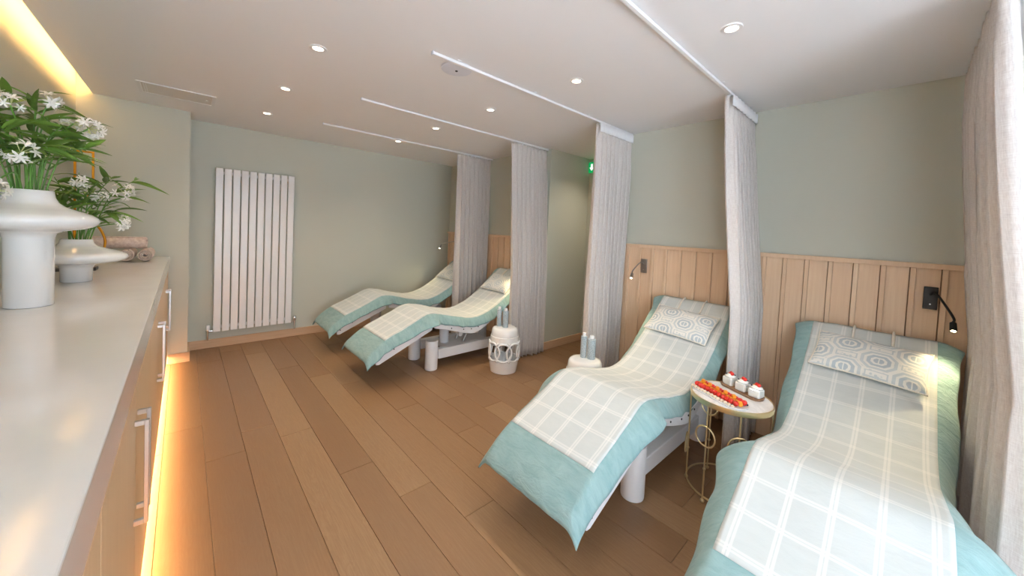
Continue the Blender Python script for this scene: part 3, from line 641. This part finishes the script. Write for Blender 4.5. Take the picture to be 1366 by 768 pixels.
# local axes on the table: u = along the plate (towards lower right in the room), built from the plate's two ends
UD = Vector((-.146, -.324, 0)).normalized(); VD = Vector((-UD.y, UD.x, 0))     # VD points to the wall side
if VD.x < 0: VD = -VD
def tp(u, v, z=0): q = Vector((TX, TY, TZ))+UD*u+VD*v; return Vector((q.x, q.y, TZ+z))
ang = math.atan2(UD.y, UD.x)
def slab(L, Wd, h, n=10):
    m = MB(); rings = []
    for (e, z) in ((-.006, 0), (0, h), (-.006, h), (-.012, h*.55)):
        ring = []
        for cxs, cys, a0 in ((1, 1, 0), (-1, 1, 90), (-1, -1, 180), (1, -1, 270)):
            for q in range(n): a = R(a0+90*q/(n-1)); rr_ = Wd*.45; ring.append((cxs*(L/2-rr_)+(rr_+e)*math.cos(a), cys*(Wd/2-rr_)+(rr_+e)*math.sin(a), z))
        rings.append(ring)
    k = len(rings[0])
    for r_ in rings: m.v += r_
    for i in range(3):
        for j in range(k): j2 = (j+1) % k; m.f.append((i*k+j, i*k+j2, (i+1)*k+j2, (i+1)*k+j))
    m.f.append(tuple(range(k-1, -1, -1))); m.f.append(tuple(3*k+j for j in range(k))); return m
PV = -.078; PU = -.010
pl_ = slab(.335, .142, .010).build('plate', M['ceramic'], None, True, loc=tp(PU, PV, .0005), rot=(0, 0, ang)); tag(pl_, 'long white plate heaped with rows of cut fruit', 'plate')
bd = slab(.255, .095, .014).build('serving_board', M['walnut'], None, True, loc=tp(-.025, .112, .0005), rot=(0, 0, ang)); tag(bd, 'wooden serving board carrying three white dessert cups', 'board')
zf = .0075; rf = random.Random(4)
def chunk(rr, sx, sy, sz):
    bm = bmesh.new(); bmesh.ops.create_cube(bm, size=1)
    for v_ in bm.verts: v_.co = Vector((v_.co.x*sx*rr.uniform(.8, 1.1), v_.co.y*sy*rr.uniform(.8, 1.1), (v_.co.z+.5)*sz*rr.uniform(.9, 1.05)*(1 if v_.co.z > 0 else 1)))
    for v_ in bm.verts:
        if v_.co.z < .003: v_.co.z = 0
    bmesh.ops.bevel(bm, geom=bm.edges[:], offset=.003, segments=2, affect='EDGES'); me = bpy.data.meshes.new('chunk'); bm.to_mesh(me); bm.free(); return me
me_m = [chunk(rf, .020, .020, .020) for _ in range(3)]; me_b = [chunk(rf, .016, .017, .012) for _ in range(3)]
def berry():
    m = MB(); pr = [(.0006, 0), (.006, .002), (.0095, .008), (.010, .013), (.007, .018), (.0006, .020)]; return m.lathe(pr, 12)
me_s = berry().data('berry'); me_u = MB().sphere((0, 0, .0052), .0052, 10, 7).data('blueberry')
def fruit(name, me, mat, u, v, z, label, cat, grp, sc=1.):
    o = put(name, me, mat, None, 'all' if me in (me_s, me_u) else True, loc=tp(u, v, z), rot=(rf.uniform(-.06, .06), rf.uniform(-.06, .06), rf.uniform(0, 3))); o.scale = (sc,)*3; tag(o, label, cat, grp)
for k in range(13):
    u = PU-.135+k*.0222
    fruit('banana_piece', rf.choice(me_b), M['banana'], u, PV-.053, zf, 'pale cream fruit piece in the outer row along the plate edge', 'fruit', 'cream pieces along the outer plate edge')
    if k % 2 == 0 and k < 12: fruit('banana_piece', rf.choice(me_b), M['banana'], u+.01, PV+.052, zf, 'pale cream fruit piece in the inner row beside the board', 'fruit', 'cream pieces along the inner plate edge')
for k in range(11):
    u = PU-.128+k*.0255
    fruit('strawberry', me_s, M['straw'], u, PV-.028, zf, 'red strawberry piece in the outer berry row on the plate', 'strawberry', 'strawberries in the outer row', 1.5)
    fruit('strawberry', me_s, M['straw'], u+.006, PV+.028, zf, 'red strawberry piece in the inner berry row on the plate', 'strawberry', 'strawberries in the inner row', 1.5)
    fruit('mango_cube', rf.choice(me_m), M['mango'], u+.003, PV+rf.uniform(-.003, .003), zf, 'orange mango cube in the middle row on the plate', 'mango', 'mango cubes in the middle row', 1.25)
    if k % 2: fruit('mango_cube', rf.choice(me_m), M['mango'], u-.010, PV+rf.uniform(-.003, .003), zf+.026, 'orange mango cube on top of the middle row', 'mango', 'mango cubes heaped on top', 1.0)
    if k % 2 == 0: fruit('blueberry', me_u, M['blue'], u+.012, PV+.044, zf, 'dark blueberry beside the inner berry row on the plate', 'blueberry', 'blueberries on the plate')
    if k % 3 == 0: fruit('blueberry', me_u, M['blue'], u+.012, PV-.0425, zf, 'dark blueberry between the outer berry row and the cream pieces', 'blueberry', 'outer blueberries on the plate')
dl = ['nearest the plate end by the blue lounger fringe', 'in the middle of the board', 'at the board end towards the black lamp lounger']
dl = ['white dessert cup on the board end towards the lounger behind the table', 'white dessert cup in the middle of the board', 'white dessert cup on the board end towards the black lamp lounger']
for k in range(3):
    t = thing('dessert_cup', dl[k], 'dessert', tp(-.110+k*.083, .122, .0083), ang+.1*k, 'dessert cups on the board')
    MB().box(-.031, .031, -.031, .031, 0, .048).build('cup', M['glass'], t, bevel=.008, seg=3)
    MB().lathe([(.026, 0), (.031, .004), (.026, .011), (.014, .016), (.001, .018)], 20, (0, 0, .0482)).build('cream', M['cream'], t, 'all')
    for q, (dx, dy) in enumerate(((-.004, .002), (.009, -.006))): put('berry', me_s, M['straw'], t, 'all', loc=(dx, dy, .061), rot=(.3*q, .4, q)).scale = (1.05,)*3
    for dx, dy in ((.016, .014), (-.019, -.013), (-.014, .018)): put('blueberry', me_u, M['blue'], t, 'all', loc=(dx, dy, .056)).scale = (1.,)*3
    put('mango_piece', me_m[0], M['mango'], t, True, loc=(-.014, .002, .059), rot=(0, 0, .5)).scale = (.5,)*3

# ------------------------------------------------------------------ vases, flowers, towels on the worktop
CT = 1.0495
def vase(x, y, prof, label):
    o = MB().lathe(prof, 64, cap=False).build('vase', M['ceramic'], None, True, loc=(x, y, CT), angle=60); tag(o, label, 'vase', 'white saucer-collared vases')
V1 = (-.47, 2.43); V2 = (-.447, 3.16)
vase(*V1, [(.001, 0), (.062, 0), (.066, .004), (.0665, .28), (.072, .303), (.10, .314), (.150, .322), (.182, .336), (.194, .354), (.190, .370), (.172, .384), (.130, .402), (.096, .416), (.078, .432), (.069, .452), (.066, .478), (.062, .480), (.060, .45), (.058, .30), (.056, .02), (.001, .012)], 'tall white glazed vase with wide saucer collar on the worktop')
vase(*V2, [(.001, 0), (.058, 0), (.061, .003), (.062, .075), (.070, .094), (.105, .104), (.160, .112), (.192, .124), (.203, .140), (.198, .155), (.170, .170), (.120, .186), (.082, .200), (.066, .216), (.060, .240), (.056, .241), (.054, .20), (.052, .02), (.001, .012)], 'low white glazed vase with wide saucer collar beside the towels')
def leaf_mesh(L, Wd, droop, fold):
    n = 9; P = []
    for i in range(n+1):
        u = i/n; w = Wd*max(.03, math.sin(math.pi*min(1, u*.94+.06))**.8*(1-u*.35)); x = L*u; z = -droop*u*u*L
        P.append([(x, -w, z+fold*w), (x, -w*.5, z+fold*w*.35), (x, 0, z), (x, w*.5, z+fold*w*.35), (x, w, z+fold*w)])
    return MB().grid(P).data('leaf')
LEAF = [leaf_mesh(.135, .011, .35, .5), leaf_mesh(.11, .014, .15, .4), leaf_mesh(.16, .013, .55, .45), leaf_mesh(.085, .010, .1, .6), leaf_mesh(.12, .020, .5, .3)]
def floret_mesh(seed):
    m = MB(); rr = random.Random(seed); m.sphere((0, 0, .05), .10, 6, 4)
    for k in range(6):
        a = k*math.pi/3+rr.uniform(-.1, .1); e = Vector((math.cos(a), math.sin(a), 0)); sd = Vector((-math.sin(a), math.cos(a), 0)); P = []; up0 = rr.uniform(.8, 1.3)
        for l, wd_, up_ in ((.04, .06, .05), (.35, .15, .24), (.72, .17, .34), (1.05, .03, .28)):
            b = e*l+Vector((0, 0, up_*up0)); P.append([b-sd*wd_, b+Vector((0, 0, .03)), b+sd*wd_])
        m.grid(P)
    return m.data('floret')
FLO = [floret_mesh(k) for k in range(4)]
def bouquet(x, y, z0, tips, nleaf, label, seed, spread, umb):
    rr = random.Random(seed); t = thing('flower_arrangement', label, 'flowers', (x, y, z0), 0, 'bouquets in the white vases')
    stems = MB(); nodes = []
    for i, tip in enumerate(tips):
        tip = Vector(tip); a = rr.uniform(0, 6.28); b0 = Vector((.035*math.cos(a), .035*math.sin(a), -.10)); pts = catmull([b0, b0*.4+Vector((tip.x*.18, tip.y*.18, .03)), tip*.55+Vector((0, 0, .05)), tip], 6)
        MB().tube(pts, [.0042-.0025*k/len(pts) for k in range(len(pts))], 6).build('stem', M['stem'], t, 'all')
        nodes += [(pts[k], (pts[min(k+1, len(pts)-1)]-pts[k-1]).normalized()) for k in range(9, len(pts))]
    for k in range(nleaf):
        p, d = rr.choice(nodes); a = rr.uniform(0, 6.28); out = Vector((math.cos(a), math.sin(a), rr.uniform(-.35, .6))); dirv = (out+d*.5+Vector((p.x, p.y, 0))*1.5).normalized()
        sc_ = rr.uniform(.8, 1.3)*spread
        if x+p.x+dirv.x*.14*sc_ < XL+.02: continue
        put('leaf', rr.choice(LEAF), M['leaf'], t, 'all', loc=p, rot=(rr.uniform(-.7, .7), -math.asin(max(-1, min(1, dirv.z))), math.atan2(dirv.y, dirv.x))).scale = (sc_,)*3
    for (tip, ax, rad, nf) in umb:
        tip = Vector(tip); ax = Vector(ax).normalized(); m = MB(); g = MB()
        if tip.length > .05 and not any((Vector(q)-tip).length < .04 for q in tips): MB().tube(catmull([Vector((tip.x*.12, tip.y*.12, -.06)), Vector((tip.x*.35, tip.y*.35, max(.06, tip.z*.6))), tip], 6), .003, 6).build('stem', M['stem'], t, 'all')
        fl = bpy.data.objects.new('flower_head', None); fls = []
        for k in range(nf):
            d = Vector((rr.gauss(0, 1), rr.gauss(0, 1), rr.gauss(0, 1))).normalized(); d = (d+ax*.7).normalized(); c = tip+d*rad*rr.uniform(.7, 1.05)
            g.tube([tip-ax*.004, tip+d*rad*.5, c], .0013, 5); fls.append((c, d))
        bpy.data.objects.remove(fl); fl = g.build('flower_head', M['bud'], t, 'all')
        for c, d in fls: put('floret', rr.choice(FLO), M['petal'], fl, 'all', loc=c, rot=d.to_track_quat('Z', 'Y').to_euler()).scale = (rr.uniform(.018, .026),)*3
bouquet(V1[0], V1[1], CT+.48, [(.05, -.02, .30), (-.06, .04, .36), (.10, -.10, .26), (-.12, -.08, .30), (.0, .10, .34), (-.13, .05, .26), (.12, .05, .22), (-.05, -.16, .24), (-.13, -.14, .18), (.04, -.16, .16), (.02, .02, .40), (-.10, .10, .20), (.16, .0, .20)], 170,
        'leafy bamboo and white lily bouquet in the tall vase', 11, 1.,
        [((.165, -.03, .28), (1, -.5, .2), .040, 11), ((.11, .04, .30), (.6, -.3, .6), .035, 8), ((-.02, -.12, .31), (0, -1, .4), .04, 8), ((.02, -.20, .13), (.3, -1, 0), .040, 10), ((-.05, -.24, -.02), (.1, -1, -.2), .05, 12), ((-.12, -.10, .26), (-.3, -1, .3), .04, 9), ((.05, .0, .37), (0, -.4, 1), .03, 7)])
bouquet(V2[0], V2[1], CT+.24, [(.08, -.02, .34), (.0, .05, .38), (.16, .02, .30), (.20, -.05, .26), (-.08, .0, .34), (.05, -.10, .26), (.12, .08, .36), (-.12, .06, .28), (.22, .04, .36), (-.05, -.08, .20), (.14, -.08, .16)], 110,
        'smaller leafy bouquet with white lilies in the low vase', 23, .9,
        [((.185, -.06, .28), (1, -.5, .1), .048, 12), ((.17, -.09, .10), (.8, -.6, -.2), .045, 11), ((.02, -.08, .32), (0, -1, .3), .035, 7), ((.09, -.02, .24), (.4, -.8, .4), .03, 6)])
# gold ornament behind the low vase
t = thing('ornament', 'gilded upright frame ornament on dark base behind the low vase', 'ornament', (-.535, 3.72, CT))
MB().box(-.16, .10, -.05, .05, 0, .022).build('base', M['slate'], t, bevel=.003)
f = MB(); f.box(-.006, .006, -.006, .006, .19, .80).box(.006, .085, -.006, .006, .788, .80).box(.073, .085, -.006, .006, .60, .788); f.build('frame', M['gold'], t, bevel=.002)
MB().tube(catmull([(0, 0, .0225), (.05, 0, .05), (.115, 0, .11), (.135, 0, .20), (.10, 0, .30), (.03, 0, .34), (.0, 0, .30), (0, 0, .195)], 8), .007, 8).build('curved_arm', M['gold'], t, 'all')
m = MB(); Pg = [[(.008+.075*u+.02*(v-.5)*math.sin(math.pi*u)*2, 0, .40+.16*u+.05*(v-.5)*math.sin(math.pi*u)*2) for v in (0, .5, 1)] for u in [i/10 for i in range(11)]]
m.grid(Pg); o = m.build('gilded_leaf', M['gold'], t, 'all'); sm = o.modifiers.new('solid', 'SOLIDIFY'); sm.thickness = .004
# rolled towels
def roll(x, y, z, L, r, label, rz=0):
    o = MB(); n = 40; turns = 3.2; pr = []
    N = 110
    for k in range(N+1):
        a = 2*math.pi*turns*k/N; q = .008+(r-.008)*k/N; pr.append((q*math.cos(a), q*math.sin(a)))
    th = (r-.008)/turns*.44; P = []
    for i in range(15):
        u = i/14; xx = -L/2+L*u; e = 1-.03*(2*u-1)**8
        P.append([(xx+.004*math.sin(j*.5), p[0]*e, p[1]*e) for j, p in enumerate(pr)])
    b = o.grid(P).build('rolled_towel', M['towel'], None, 'all', loc=(x, y, z), rot=(0, 0, rz)); sm = b.modifiers.new('solid', 'SOLIDIFY'); sm.thickness = th*1.7; sm.offset = 0
    tag(b, label, 'towel', 'rolled towels')
roll(-.345, 4.37, CT+.056, .30, .048, 'rolled beige towel at the bottom of the stack, next to the low vase', R(-90)); roll(-.235, 4.37, CT+.056, .30, .048, 'rolled beige towel at the bottom of the stack, by the worktop front edge', R(-90)); roll(-.40, 4.33, CT+.151, .34, .048, 'rolled beige towel lying on top of the stack')
